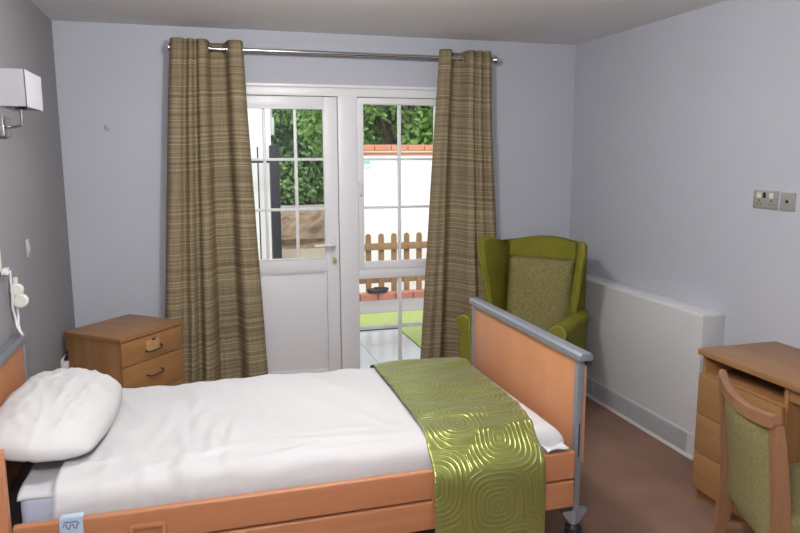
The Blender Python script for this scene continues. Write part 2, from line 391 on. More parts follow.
# ------------------------------------------------------------------ curtain rail and curtains
RY, RZ = 4.4788, 2.278
rail = thing('curtain_rail', 'brushed steel curtain pole running above the glazed door', 'curtain pole', (0.94, RY, RZ))
MB().tube([(-.078, RY, RZ), (1.955, RY, RZ)], .0125, 16).build('pole', MT['chrome'], rail)
for sx, xx in ((-1, -.078), (1, 1.955)):
    f = MB().lathe([(.014, 0), (.019, .002 * sx), (.019, .012 * sx), (.013, .016 * sx), (.016, .024 * sx), (.024, .034 * sx), (.024, .042 * sx), (.012, .047 * sx)], (xx, RY, RZ), 'X', 20)
    f.build('finial', MT['chrome'], rail)
    bx = xx - sx * .02
    MB().lathe([(.024, .1), (.024, .094), (.008, .09), (.008, 0)], (bx, RY, RZ), 'Y', 16).build('bracket', MT['chrome'], rail)
EDGE_L = ([(.0, -.30), (.277, -.243), (1.07, -.195), (1.97, -.136), (2.35, -.104)], [(.0, .415), (.277, .396), (1.07, .36), (1.97, .325), (2.35, .314)])
EDGE_R = ([(.0, 1.44), (.24, 1.452), (1.0, 1.501), (1.87, 1.555), (2.35, 1.587)], [(.0, 2.11), (.24, 2.093), (1.0, 2.022), (1.87, 1.966), (2.35, 1.951)])
FOLD_L = [(0, -.012), (.035, -.04), (.08, -.052), (.15, -.050), (.19, -.020), (.225, -.022), (.26, -.05), (.295, -.045), (.325, -.018), (.36, -.022), (.39, -.052), (.46, -.048), (.50, -.02), (.54, .036), (.60, .046), (.70, .048), (.755, .03), (.80, -.035), (.86, -.052), (.95, -.046), (1.0, -.005)]
FOLD_R = [(0, -.01), (.05, -.045), (.14, -.05), (.21, -.04), (.27, .03), (.34, .046), (.45, .044), (.51, .005), (.56, -.045), (.63, -.048), (.67, -.02), (.70, -.018), (.735, -.05), (.79, -.045), (.82, -.018), (.85, -.02), (.885, -.05), (.95, -.045), (1.0, -.012)]
def curtain(name, edges, fold, seed, label):
    ztop = 2.328; zbot = .03
    NU, NV = 190, 90
    def fn(u, v):
        z = ztop + (zbot - ztop) * v
        h = 1 - v
        x0, x1 = lerp_tab(edges[0], z), lerp_tab(edges[1], z)
        uu = u + .018 * v * math.sin(u * 9 + seed) * (1 - abs(2 * u - 1))
        y = smooth_tab(fold, min(max(uu, 0), 1))
        y *= (0.95 + .45 * v)
        y += .014 * v * math.sin(u * 31 + seed * 2 + v * 2.0) + .004 * ns(u * 14, v * 6, seed)
        x = x0 + (x1 - x0) * u + .005 * v * ns(u * 8, v * 4, seed + 3)
        # the heading dips a little between the eyelets
        if v < .03: z -= .010 * max(0, y + .0) / .05 * (1 - v / .03)
        return Vector((x, RY + y + .003, z))
    # arc length along the top for the weave
    L = [0.0]; last = fn(0, .5)
    for i in range(1, NU + 1):
        p = fn(i / NU, .5); L.append(L[-1] + (p - last).length); last = p
    o = thing(name, label, 'curtain', ((edges[0][0][1] + edges[1][0][1]) / 2, RY, zbot), 0, 'eyelet curtains at the glazed door')
    mb = MB()
    mb.grid(fn, NU, NV, lambda u, v: (L[int(round(u * NU))], (ztop - zbot) * (1 - v) + .012 * math.sin(L[int(round(u * NU))] * 5 + seed)))
    mb.build('drape', MT['curtain'], o, ang=180, mods=[('SOLIDIFY', dict(thickness=.003, offset=0))])
    return o
cl = curtain('curtain', EDGE_L, FOLD_L, 1.3, 'brown striped eyelet curtain drawn to the left, beside the bedside cabinet')
cr = curtain('curtain', EDGE_R, FOLD_R, 4.1, 'brown striped eyelet curtain drawn to the right, beside the green armchair')
for o, xs in ((cl, (.205, .122)), (cr, (1.655, 1.775))):
    for k, x in enumerate(xs):
        e = MB().torus((0, 0, 0), .021, .0045, 'X', 20, 8)
        bmesh.ops.rotate(e.bm, verts=e.bm.verts, cent=(0, 0, 0), matrix=Matrix.Rotation(.5 if k == 0 else -.5, 3, 'Z'))
        bmesh.ops.translate(e.bm, verts=e.bm.verts, vec=(x, RY, RZ))
        e.build('eyelet', MT['chrome'], o)

# ------------------------------------------------------------------ hospital bed
BX = 1.30                                  # inner face of the footboard
yN, yF_ = 2.135, 3.155
bed = thing('hospital_bed', 'wooden profiling hospital bed with grey metal edging and castors', 'bed', (.3, 2.67, 0))
foot = MB().box((BX - .002, yN + .03, .47), (BX + .018, yF_ - .03, .904), .004).box((BX + .020, yN + .014, .50), (BX + .040, yF_ - .012, .885), .005).build('footboard', MT['beech'], bed)
cap = MB().prism([(BX - .014, .902), (BX + .040, .902), (BX + .040, .922), (BX + .030, .931), (BX - .004, .931), (BX - .014, .922)], yN - .024, yF_ + .012, 'Y', .004)
cap.build('cap_rail', MT['grey_metal'], foot)
MB().box((BX + .024, yN - .016, .880), (BX + .040, yN + .03, .903), .003).build('cap_end', MT['dark_metal'], foot)
for yy in (yN, yF_ - .032):
    MB().box((BX - .006, yy, .315), (BX + .022, yy + .028, .904), .006).build('post', MT['grey_metal'], foot)
MB().box((BX + .006, yN - .002, .53), (BX + .011, yN + .002, .66), .002).build('rail_track', MT['dark_metal'], foot)
MB().lathe([(.004, -.003), (.005, .001)], (BX + .004, yN + .07, .858), 'X', 10).build('screw', MT['dark_metal'], foot)
head = MB().box((-.744, yN + .03, .40), (-.724, yF_ - .03, .884), .004).build('headboard', MT['beech'], bed)
MB().prism([(-.754, .880), (-.708, .880), (-.708, .896), (-.716, .907), (-.746, .907), (-.754, .896)], yN - .01, yF_ + .02, 'Y', .003).build('cap_rail', MT['grey_metal'], head)
for yy in (yN, yF_ - .032):
    MB().box((-.752, yy, .33), (-.714, yy + .032, .884), .006).build('post', MT['grey_metal'], head)
# side rails, near and far pairs
def side_rail(y0, y1, z0, z1, handle):
    r = MB().box((-.555, y0, z0), (1.272, y1, z1), .007, 3).build('side_rail', MT['beech_x'], bed)
    if handle:
        h = ring(MB(), -.243, -.135, z0 + .01, z1 - .040, .014, y0 - .013, y0 + .004, .004)
        h.build('grip', MT['beech_x'], r)
    return r
top_rail = side_rail(2.092, 2.118, .470, .574, True)
side_rail(2.092, 2.118, .360, .462, False)
side_rail(3.172, 3.198, .470, .574, False); side_rail(3.172, 3.198, .360, .462, False)
MB().box((.722, 2.086, .38), (.738, 2.094, .54), .002).build('rail_joint', MT['beech_x'], top_rail)
for y0, y1, zz in ((2.119, 2.139, .80), (3.150, 3.171, .60)):
    MB().box((-.595, y0 - .018, .30), (-.566, y1, zz), .005).build('rail_post', MT['beech'], bed)
tg = MB().box((-.430, 2.083, .49), (-.366, 2.092, .582), .003).box((-.430, 2.083, .572), (-.366, 2.122, .582), .003).build('rail_clip', MT['tag'], bed)
tg['label'] = 'blue grey plastic clip with an ink squiggle'
sq = MB().tube([(-.419 + .044 * q / 12.0, 2.0825, .560 + .010 * math.sin(q * 1.25)) for q in range(13)], .0016, 6)
sq.tube([(-.417, 2.0825, .574), (-.379, 2.0825, .573)], .0016, 6)
sq.build('squiggle', MT['ink'], tg)
# chassis
fm = MB()
for yy in (2.27, 3.02): fm.box((-.70, yy - .02, .385), (1.31, yy + .02, .425), .004)
for xx in (-.715, .3, 1.30): fm.box((xx - .02, 2.14, .345), (xx + .02, 3.15, .385), .004)
fm.build('chassis', MT['dark_metal'], bed)
MB().box((-.70, 2.18, .427), (1.27, 3.10, .447), .004).build('mattress_platform', MT['dark_metal'], bed)
def castor(x, y, sy):
    c = MB()
    c.prism([(x - .05, .318), (x + .05, .318), (x + .05, .308), (x + .016, .262), (x - .016, .262), (x - .05, .308)], y - .012, y + .012, 'Y', .002)
    c.tube([(x, y, .34), (x, y, .225)], .016, 12)
    o = c.build('castor', MT['grey_metal'], bed)
    f = MB().lathe([(.026, .20), (.034, .208), (.032, .250), (.020, .262)], (x, y, 0), 'Z', 18)
    for q in (-.028, .020): f.prism([(x - .03, .20), (x + .03, .20), (x + .05, .09), (x + .02, .075)], y + q, y + q + .008, 'Y', .001)
    f.box((x - .03, y - .028, .19), (x + .03, y + .028, .203), .002)
    f.build('fork', MT['black'], o)
    MB().lathe([(.02, -.018), (.07, -.018), (.076, -.012), (.076, .012), (.07, .018), (.02, .018)], (x + .035, y, .076), 'Y', 28).build('wheel', MT['black'], o)
for x in (-.715, BX + .006):
    for y in (2.151, 3.139): castor(x, y, 1)

# mattress and bedclothes
MX_0, MX_1, MY0, MY1 = -.555, 1.24, 2.185, 3.075
mat_ = MB().box((MX_0, MY0, .4475), (MX_1, MY1, .622), .028, 4)
tag(mat_.build('mattress', MT['mattress']), 'blue grey mattress showing at the head end below the sheet', 'mattress')
def bed_sheet(name, mat, x0, x1, y0, y1, top, rad, drops, seed, wr, nx, ny, thick, edge_fn=None, round_x1=True):
    """a cloth over the mattress: flat on top, turning down over the near, far and foot edges"""
    dn, df, de = drops
    Ly = dn + (y1 - y0) + df; Lx = (x1 - x0) + de
    def bend(s, lim):           # s<0 is past the edge: returns (overhang, drop)
        if s >= rad: return 0.0, 0.0
        arc = rad * PI / 2; q = rad - s
        if q < arc:
            a = q / rad; return rad * math.sin(a) - q, rad * (1 - math.cos(a))
        return rad - q, rad + (q - arc)
    def fn(u, v):
        sx = x0 + u * Lx; sv = y0 - dn + v * Ly
        ox, dx = (bend(x1 - sx, 0)) if round_x1 else (0, 0)
        oy, dyv = bend(sv - y0, 0); oy2, dy2 = bend(y1 - sv, 0)
        x = sx + ox; y = sv - oy + oy2
        drop = max(dx, dyv, dy2) if min(dx, max(dyv, dy2)) < 1e-9 else max(dx, dyv, dy2)
        w = wr(sx, sv, drop)
        z = top - drop + (w if drop < rad else w * .25)
        if drop >= rad:
            y -= w * .5 if dyv > 0 else 0
        if edge_fn: x += edge_fn(u, sv)
        return Vector((x, y, z))
    mb = MB().grid(fn, nx, ny)
    return mb.build(name, mat, ang=180, mods=[('SOLIDIFY', dict(thickness=thick, offset=1))])
def wr_fit(x, y, d): return .004 * ns(x * 9, y * 5, 2) + .007 * max(0, ns(x * 14 + y * 9, y * 3 - x * 4, 7))
fs = bed_sheet('fitted_sheet', MT['fitted'], MX_0 - .004, -.20, MY0 - .006, MY1 + .006, .6235, .028, (.0, .0, 0), 1, wr_fit, 40, 70, .003, None, False)
tag(fs, 'wrinkled grey white under sheet below the pillow', 'sheet')
def wr_top(x, y, d):
    w = .008 * ns(x * 2.2, y * 2.2, 3) + .005 * ns(x * 6, y * 4, 9)
    w += .016 * max(0, 1 - abs(y - 2.5) / .45) * max(0, 1 - abs(x + .02) / .30) * abs(ns(x * 15 - y * 2, y * 3.0, 5)) * 2.0
    w += .006 * max(0, ns(x * 5 + y * 4, y * 12 - x * 5, 11)) * max(0, 1 - abs(y - 2.22) / .18)
    w += .010 * max(0, 1 - abs(y - 2.30 + .04 * x) / .035) * max(0, min(1, (x + .1) / .5)) * .35
    w += .010 * max(0, 1 - (x + .47) / .12) * (.5 + .5 * ns(y * 9, 1, 2))
    r1 = 1 - abs(ns(x * 3.1 + y * 1.2, y * 1.1 - x * .4, 21)) * 5
    w += .008 * max(0, r1) * (.5 + .5 * ns(x * 1.7, y * 1.7, 31))
    r2 = 1 - abs(ns(x * 7 + y * 2.5, y * 2.2 - x, 41)) * 4
    w += .006 * max(0, r2) * max(0, 1 - abs(x + .15) / .45)
    r3 = 1 - abs(ns(x * 2.2 + y * 6, y * 7 - x * 2, 51)) * 4
    w += .006 * max(0, r3) * max(0, 1 - abs(y - 2.27) / .16)
    w *= 1.5
    if x > .60: w *= max(.12, 1 - (x - .60) / .12)
    return w
ts = bed_sheet('duvet', MT['sheet'], -.465, 1.25, 2.150, 3.10, .642, .055, (.085, .10, .07), 2, wr_top, 150, 110, .006,
               lambda u, y: (1 - u) ** 6 * (.018 * ns(y * 5, 1, 4) - .03 * max(0, (2.30 - y)) * 3 + .02))
tag(ts, 'white duvet spread flat over the bed', 'duvet')
def hem_fn(u, v):
    return Vector((1.16 + .085 * u, 2.094 + .07 * v, .581 + .012 * (1 - v) * u + .006 * math.sin(u * 5 + v * 3)))
MB().grid(hem_fn, 10, 8).build('hem_corner', MT['sheet'], ts, ang=180, mods=[('SOLIDIFY', dict(thickness=.005, offset=1))])
# pillow
def cushion(mb, hx, hy, hz, n=36, p=2.6, seed=0, amp=.0, flat=1.0, rc=.0):
    def prof(a): return max(0.0, 1 - abs(a) ** p) ** .55
    for sg in (1, -1):
        def fn(u, v, sg=sg):
            a, b = 2 * u - 1, 2 * v - 1
            t = prof(a) * prof(b)
            k = math.sqrt(1 - rc * b * b); k2 = math.sqrt(1 - rc * a * a)
            z = sg * hz * (t if sg > 0 else t * flat)
            z += amp * t * (ns(a * 2.2 + seed, b * 2.2, sg) + .6 * ns(a * 5, b * 4 + a * 3, seed))
            z += amp * .9 * min(1, t * 2) * max(0, 1 - abs(ns(a * 2.6 + b * 1.5, b * 2.2 - a * 2.0, seed + 7)) * 6)
            return Vector((a * hx * k, b * hy * k2, z))
        mb.grid(fn, n, n, flip=(sg < 0))
    bmesh.ops.remove_doubles(mb.bm, verts=mb.bm.verts, dist=.0006)
    return mb
pb = MB(); cushion(pb, .195, .40, .100, 44, 2.9, 3.1, .009, .55, .30)
pw = pb.build('pillow', MT['pillow'], ang=180)
pw.location = (-.515, 2.66, .708); pw.rotation_euler = (math.radians(0), math.radians(7), math.radians(-3))
tag(pw, 'plump white pillow at the head of the bed', 'pillow')

# bed runner
PROF = [(3.135, .50), (3.13, .57), (3.11, .625), (3.07, .652), (2.98, .658), (2.75, .662), (2.45, .661), (2.28, .660), (2.205, .650), (2.145, .622), (2.10, .592), (2.078, .562), (2.071, .52), (2.067, .40), (2.064, .25), (2.062, .13)]
SL = [0.0]
for a, b in zip(PROF, PROF[1:]): SL.append(SL[-1] + math.hypot(a[0] - b[0], a[1] - b[1]))
TY = list(zip(SL, [p[0] for p in PROF])); TZ = list(zip(SL, [p[1] for p in PROF]))
LT = SL[-1]
def run_fn(u, v):
    s = v * LT
    y, z = smooth_tab(TY, s), smooth_tab(TZ, s)
    x0 = lerp_tab([(0, .765), (.1, .757), (.6, .752), (.95, .742), (1.10, .728), (1.25, .724), (1.7, .728)], s)
    x1 = lerp_tab([(0, 1.20), (.12, 1.195), (.6, 1.186), (.85, 1.180), (.98, 1.158), (1.12, 1.140), (1.7, 1.138)], s)
    x = x0 + (x1 - x0) * u
    top = 1.0 if z > .6 else 0.0
    w = .003 * ns(x * 5, s * 6, 3)
    if z > .63:
        w += .008 * max(0, 1 - abs(ns(x * 1.1 + 2, s * 6.5, 61)) * 7) + .022 * max(0, ns(x * 1.2 + 4, s * 8.5 + .5 * math.sin(x * 6), 8)) + .006 * max(0, ns(x * 3, s * 13, 2))
        z += w + .004
    else:
        y -= max(0, .5 * (w + .003)) + (.004 * max(0, math.sin(x * 38)) * min(1, max(0, (.52 - z) / .3)))
    return Vector((x, y, z))
mb = MB().grid(run_fn, 60, 150, lambda u, v: (u * .44 + .013, v * LT), flip=True)
rn = mb.build('bed_runner', MT['runner'], ang=180, mods=[('SOLIDIFY', dict(thickness=.004, offset=0))])
tag(rn, 'olive green quilted satin runner across the foot of the bed', 'bed runner')

# ------------------------------------------------------------------ bedside cabinet (turned in the corner)
cabs = {'n': Vector((-.425, 3.839)), 'l': Vector((-.716, 4.13)), 'r': Vector((-.119, 4.199))}
ax = (cabs['r'] - cabs['n']); rz = math.atan2(ax.y, ax.x); W = ax.length; D = (cabs['l'] - cabs['n']).length
cab = thing('bedside_cabinet', 'light oak bedside cabinet with two drawers angled in the corner', 'cabinet', (cabs['n'].x, cabs['n'].y, 0), rz)
# local: x along the drawer front (0..W), y into the depth (0..D)
c = MB().box((.004, .02, .06), (W - .004, D, .655), .002).box((.02, .03, 0), (W - .02, D - .02, .062)).build('carcass', MT['oak'], cab, False)
MB().box((-.004, -.006, .655), (W + .004, D + .004, .680), .004).build('top', MT['oak_y'], cab, False)
for k, (z0, z1) in enumerate(((.515, .650), (.33, .511), (.066, .326))):
    dr = MB().box((.006, 0, z0), (W - .006, .02, z1), .003).build('drawer' if k < 2 else 'door', MT['oak_h'], cab, False)
    if k == 0:
        pl = MB().box((W * .5 - .055, -.003, z0 + .045), (W * .5 + .045, .001, z0 + .108), .002).build('label_plate', MT['pale_wood'], dr, False)
        zz = z0 + .055
        MB().box((W * .5 - .012, -.006, z0 + .102), (W * .5 + .016, -.001, z0 + .114), .002).build('lock', MT['dark_metal'], dr, False)
    else: zz = (z0 + z1) / 2 + .01
    x0, x1 = W * .5 - .062, W * .5 + .052
    h = MB().tube([(x0, 0, zz), (x0, -.014, zz - .002), (x0 + .01, -.024, zz - .006), (x0 + .05, -.026, zz - .006), (x1 - .015, -.026, zz - .002), (x1 - .004, -.02, zz + .006), (x1, 0, zz + .012)], .0042, 8)
    h.build('handle', MT['dark_metal'], dr, False)

# ------------------------------------------------------------------ wing armchair
th = -math.radians(45)
ac = thing('wing_armchair', 'olive green wing back armchair in the corner beyond the footboard', 'armchair', (2.07, 4.0, 0), th)
Tilt = Matrix.Rotation(math.radians(-6), 3, 'X')
def sub(o, l=2): pass
# local: +x viewer's right, -y forward
hw = .265
base = MB().box((-hw, -.43, .17), (hw, .20, .335), .03, 4).build('seat_base', MT['velvet'], ac, False)
cu = MB().box((-.238, -.46, .335), (.238, .16, .455), .04, 5).build('seat_cushion', MT['tweed'], ac, False)
# back with a bowed top
def back_pts(n=28):
    out = []
    for i in range(n + 1):
        x = -hw + 2 * hw * i / n
        q = x / hw
        out.append((x, 1.052 + .046 * math.cos(q * PI / 2) + .012 * (abs(q) ** 6)))
    return out
top = back_pts()
poly = [(-hw, .20)] + top + [(hw, .20)]
bk = MB().prism(poly, .13, .21, 'Y', .026, 4)
for v in bk.bm.verts: v.co.y += (v.co.z - .3) * .11
bk.build('backrest', MT['velvet'], ac, False)
# inner padded cushion
ib = MB(); cushion(ib, .222, .275, .075, 30, 5.0, 1.7, .006, .8)
bmesh.ops.rotate(ib.bm, verts=ib.bm.verts, cent=(0, 0, 0), matrix=Matrix.Rotation(math.radians(83), 3, 'X'))
bmesh.ops.translate(ib.bm, verts=ib.bm.verts, vec=(.01, .120, .695))
ib.build('back_cushion', MT['tweed'], ac, False, ang=180)
# wings: profile in the y-z plane
for sx in (-1, 1):
    prof = [(.23, .52), (-.04, .52), (-.055, .62), (-.05, .72), (-.065, .82), (-.09, .92), (-.105, 1.02), (-.10, 1.08), (-.07, 1.108), (-.02, 1.108), (.06, 1.08), (.13, 1.058), (.25, 1.055)]
    x0, x1 = (hw - .03, hw + .02) if sx > 0 else (-hw - .02, -hw + .03)
    wg = MB().prism(prof, x0, x1, 'X', .02, 3)
    for v in wg.bm.verts: v.co.x += sx * max(0, (.1 - v.co.y)) * .38 * min(1, max(0, (v.co.z - .5) / .55))
    wo = wg.build('wing', MT['velvet'], ac, False)
    pp = MB().tube([(sx * (hw + .002 + max(0, (.1 - y)) * .38 * min(1, max(0, (z - .5) / .55))), y - .004, z + .003) for y, z in prof[1:]], .0035, 6)
    pp.build('piping', MT['piping'], wo, False)
    # scroll arm: a slab below, a roll on top
    xa = sx * (hw + .032)
    aa = MB().box((xa - sx * .06, -.445, .17), (xa + sx * .025, .16, .61), .015, 3)
    aa.lathe([(.030, -.455), (.044, -.452), (.049, -.438), (.049, 0), (.045, .12), (.03, .13)], (xa, 0, .615), 'Y', 26)
    ao = aa.build('arm', MT['velvet'], ac, False)
    p2 = MB().torus((xa, -.450, .615), .046, .004, 'Y', 26, 6)
    p2.tube([(xa - sx * .042, -.452, .60), (xa - sx * .050, -.448, .42), (xa - sx * .050, -.448, .19)], .004, 6)
    p2.build('piping', MT['piping'], ao, False)
for sx in (-1, 1):
    for yy in (-.37, .15):
        MB().lathe([(.016, 0), (.018, .01), (.026, .17), (.028, .19)], (sx * .225, yy, 0), 'Z', 14).build('leg', MT['chairwood'], ac, False)

# ------------------------------------------------------------------ heater along the right wall
HX = 2.5175; HY0, HY1 = 2.952, 4.50
ht = thing('heater', 'long white boxed heater with low grille on the right wall', 'heater', (2.59, 3.7, 0))
MB().box((HX, HY0, .004), (XR - .001, HY1, .8036), .006).build('casing', MT['heater'], ht)
MB().box((HX - .002, HY0 - .001, .790), (XR - .001, HY1, .8046), .003).build('top_edge', MT['white'], ht)
MB().box((HX - .004, HY0 + .012, .136), (HX + .002, HY1, .142), .001).build('seam', MT['white'], ht)
g = MB()
g.box((HX - .003, HY0 + .07, .026), (HX + .001, HY1 - .05, .122)).build('grille', MT['grille_dark'], ht)
gr = ht.children[-1] if ht.children else None
gobj = [o for o in ht.children if o.name.startswith('grille')][0]
sl = MB()
for k in range(10): sl.box((HX - .0075, HY0 + .07, .026 + k * .0098), (HX - .0025, HY1 - .05, .0325 + k * .0098))
for yy in (HY0 + .07, HY0 + .25, HY0 + .62, HY0 + 1.0): sl.box((HX - .009, yy - .006, .022), (HX - .002, yy + .006, .126))
sl.box((HX - .009, HY0 + .064, .120), (HX - .002, HY1 - .05, .127))
sl.build('louvre', MT['grille'], gobj)
MB().box((HX - .012, HY0, .0), (HX, HY1, .02), .003).build('kick_strip', MT['white'], ht)

# ------------------------------------------------------------------ desk
dk = thing('desk', 'light oak desk with open shelf and drawers below the wall sockets', 'desk', (2.44, 1.9, 0))
DXF = 2.236; DY1, DY0 = 2.603, 1.05
MB().box((2.212, DY0, .714), (XR - .002, DY1 + .012, .742), .004).build('desktop', MT['oak_y'], dk)
ped = MB()
ped.box((DXF, DY1 - .020, .0), (XR - .006, DY1, .714), .002).box((DXF, 2.112, .0), (XR - .006, 2.132, .714), .002)
ped.box((DXF + .004, 2.13, .612), (XR - .006, DY1 - .018, .632), .002).box((XR - .022, 2.13, .0), (XR - .008, DY1 - .018, .714))
ped.box((DXF + .03, 2.13, .0), (DXF + .045, DY1 - .018, .062)).box((DXF + .01, 2.13, .06), (XR - .02, DY1 - .018, .072))
ped.build('pedestal', MT['oak'], dk)
for z0, z1 in ((.436, .628), (.250, .432), (.066, .246)):
    d = MB().box((DXF - .022, 2.118, z0), (DXF - .002, DY1 - .003, z1), .003).build('drawer', MT['oak_y'], dk)
    zz = z0 + .08; y0, y1 = 2.23, 2.385
    MB().tube([(DXF - .022, y0, zz), (DXF - .04, y0 + .004, zz), (DXF - .048, y0 + .02, zz - .004), (DXF - .048, y1 - .02, zz - .004), (DXF - .04, y1 - .003, zz + .006), (DXF - .022, y1, zz + .014)], .0055, 8).build('handle', MT['dark_metal'], d)
MB().box((DXF, DY0, .0), (XR - .006, DY0 + .02, .714), .002).build('end_panel', MT['oak'], dk)
MB().box((XR - .06, DY0 + .02, .25), (XR - .045, 2.112, .714)).build('modesty_panel', MT['board'], dk)  # board colour darkened to carry the shade under the desk
MB().box((DXF + .006, DY0 + .02, .655), (DXF + .024, 2.112, .713), .002).build('apron', MT['oak_y'], dk)

# ------------------------------------------------------------------ desk chair, seen from behind
fa, na = Vector((1.943, 2.033)), Vector((1.775, 1.619))       # far and near back posts
mid = (fa + na) / 2; dv = (na - fa).normalized()
rzc = math.atan2(dv.y, dv.x)               # local +x runs from the far post to the near post
# local +y is then forward, towards the desk
dc = thing('desk_chair', 'wooden chair with olive fabric back tucked under the desk', 'chair', (mid.x, mid.y, 0), rzc)
hwc = (na - fa).length / 2
def back_y(z): return -.035 - .14 * max(0, (z - .45)) ** 1.2 + (.0 if z > .45 else -.10 * (.45 - z) ** 1.5)
for sx in (-1, 1):
    zs = (.0, .12, .24, .36, .46, .56, .66, .74, .805)
    m = MB(); rings = []
    for z in zs:
        w = .014 + .006 * min(1, z / .4); d = .020 + .006 * math.sin(min(1, z / .8) * PI); y = back_y(z)
        if z > .78: d *= .7
        flare = -.0 * sx
        xo = sx * hwc + sx * .035 * max(0, (.45 - z) / .45) ** 2
        rings.append([m.bm.verts.new((xo + a * w, y + b * d, z)) for a, b in ((-1, -1), (1, -1), (1, 1), (-1, 1))])
    for a, b in zip(rings, rings[1:]):
        for k in range(4): m.bm.faces.new((a[k], a[(k + 1) % 4], b[(k + 1) % 4], b[k]))
    m.bm.faces.new(rings[0]); m.bm.faces.new(rings[-1])
    bmesh.ops.bevel(m.bm, geom=list(m.bm.edges), offset=.004, segments=2, affect='EDGES', clamp_overlap=True)
    m.build('rear_leg', MT['chairwood'], dc, False)
# curved top rail, bowed back and dipping in the middle
def rail_fn(n=24):
    m = MB(); rings = []
    for i in range(n + 1):
        q = -1 + 2 * i / n; x = q * (hwc + .016)
        bow = -.030 * (1 - q * q)
        zc = .792 + .022 * (q * q)
        y = back_y(.83) + bow
        rings.append([m.bm.verts.new((x, y + a * .014, zc + b)) for a, b in ((-1, -.026), (1, -.026), (1, .012), (.4, .018), (-.4, .018), (-1, .012))])
    for a, b in zip(rings, rings[1:]):
        for k in range(6): m.bm.faces.new((a[k], a[(k + 1) % 6], b[(k + 1) % 6], b[k]))
    m.bm.faces.new(rings[0]); m.bm.faces.new(rings[-1])
    return m
rail_fn().build('top_rail', MT['chairwood'], dc, False)
def pad_fn(side):
    def fn(u, v):
        q = -1 + 2 * u; z = .36 + (.782 - .36) * v
        bow = -.030 * (1 - q * q) * min(1, .45 + .6 * v)
        puff = .014 * (1 - q ** 4) * (1 - (2 * v - 1) ** 6)
        return Vector((q * (hwc - .012), back_y(z) + bow + side * (.006 + puff), z))
    return fn
pd = MB().grid(pad_fn(-1), 24, 24).grid(pad_fn(1), 24, 24, flip=True)
for k in range(1):
    e = pd.bm
    bmesh.ops.remove_doubles(e, verts=e.verts, dist=.0002)
bd = [ed for ed in pd.bm.edges if ed.is_boundary]
bmesh.ops.bridge_loops(pd.bm, edges=bd)
pd.build('back_pad', MT['chairfab'], dc, False, ang=60)
MB().box((-hwc + .01, -.02, .385), (hwc - .01, .40, .43), .006).build('seat_frame', MT['chairwood'], dc, False)
st = MB().box((-hwc + .002, -.03, .425), (hwc + .002, .405, .485), .024, 4)
st.build('seat', MT['chairfab'], dc, False)
for sx in (-1, 1):
    MB().prism([(sx * hwc - .018, 0), (sx * hwc + .018, 0), (sx * hwc + .02, .40), (sx * hwc - .02, .40)], .35, .39, 'Y', .004).build('front_leg', MT['chairwood'], dc, False)
    MB().box((sx * hwc - .010, -.03, .2), (sx * hwc + .010, .36, .225), .003).build('stretcher', MT['chairwood'], dc, False)

# ------------------------------------------------------------------ wall fittings
# double and single sockets on the right wall
def plate(y0, y1, z0, z1, name, label, kind):
    o = thing(name, label, 'socket', (XR, (y0 + y1) / 2, (z0 + z1) / 2))
    MB().box((XR - .009, y0, z0), (XR, y1, z1), .003).build('face_plate', MT['plate'], o)
    return o
o = plate(2.665, 2.813, 1.373, 1.461, 'wall_socket', 'double steel socket plate, the left of two on the right wall', 0)
for yy in (2.775, 2.70): MB().box((XR - .014, yy - .012, 1.425), (XR - .008, yy + .012, 1.45), .002).build('switch', MT['cream'], o)
for yy in (2.775, 2.70): MB().box((XR - .0095, yy - .013, 1.392), (XR - .0085, yy - .009, 1.400)).box((XR - .0095, yy + .009, 1.392), (XR - .0085, yy + .013, 1.400)).box((XR - .0095, yy - .003, 1.407), (XR - .0085, yy + .003, 1.417)).build('pin_hole', MT['black'], o)
MB().box((XR - .012, 2.735, 1.425), (XR - .0085, 2.752, 1.452), .001).build('indicator', MT['black'], o)
o = plate(2.565, 2.648, 1.370, 1.458, 'aerial_socket', 'single steel aerial socket beside the double plate, right wall', 0)
MB().lathe([(.007, -.003), (.009, .002)], (XR - .009, 2.607, 1.415), 'X', 14).build('aerial_port', MT['black'], o)
# bedside wall light
wl = thing('wall_light', 'white rectangular shade wall light on the dark grey wall', 'lamp', (XL, 2.92, 1.82))
SX0, SX1, SY0, SY1, SZ0, SZ1 = -.657, -.558, 2.768, 3.045, 1.808, 1.936
sh = MB(); t_ = .003
sh.box((SX0, SY0, SZ0), (SX0 + t_, SY1, SZ1)).box((SX1 - t_, SY0, SZ0), (SX1, SY1, SZ1)).box((SX0, SY0, SZ0), (SX1, SY0 + t_, SZ1)).box((SX0, SY1 - t_, SZ0), (SX1, SY1, SZ1))
sh.build('lamp_shade', MT['shade'], wl, smooth=False)
MB().box((XL, 3.20, 1.715), (XL + .022, 3.315, 1.80), .003).build('back_plate', MT['chrome'], wl)
MB().tube([(XL + .01, 3.26, 1.755), (XL + .04, 3.25, 1.755), (XL + .07, 3.18, 1.753), (-.612, 2.94, 1.75), (-.607, 2.907, 1.755), (-.607, 2.905, 1.775), (-.607, 2.905, 1.84)], .006, 10).build('arm', MT['chrome'], wl)
MB().lathe([(.018, 0), (.02, .005), (.02, .05), (.012, .055)], (-.607, 2.905, 1.805), 'Z', 16).build('lamp_holder', MT['dark_metal'], wl)
sp_ = MB().tube([(-.655, 2.905, 1.812), (-.56, 2.905, 1.812)], .0025, 6).tube([(-.607, 2.77, 1.812), (-.607, 3.043, 1.812)], .0025, 6)
sp_.build('shade_carrier', MT['chrome'], wl)
MB().lathe([(.008, 0), (.022, .02), (.026, .04), (.02, .06), (.006, .068)], (-.607, 2.905, 1.858), 'Z', 16).build('bulb', MT['white'], wl)
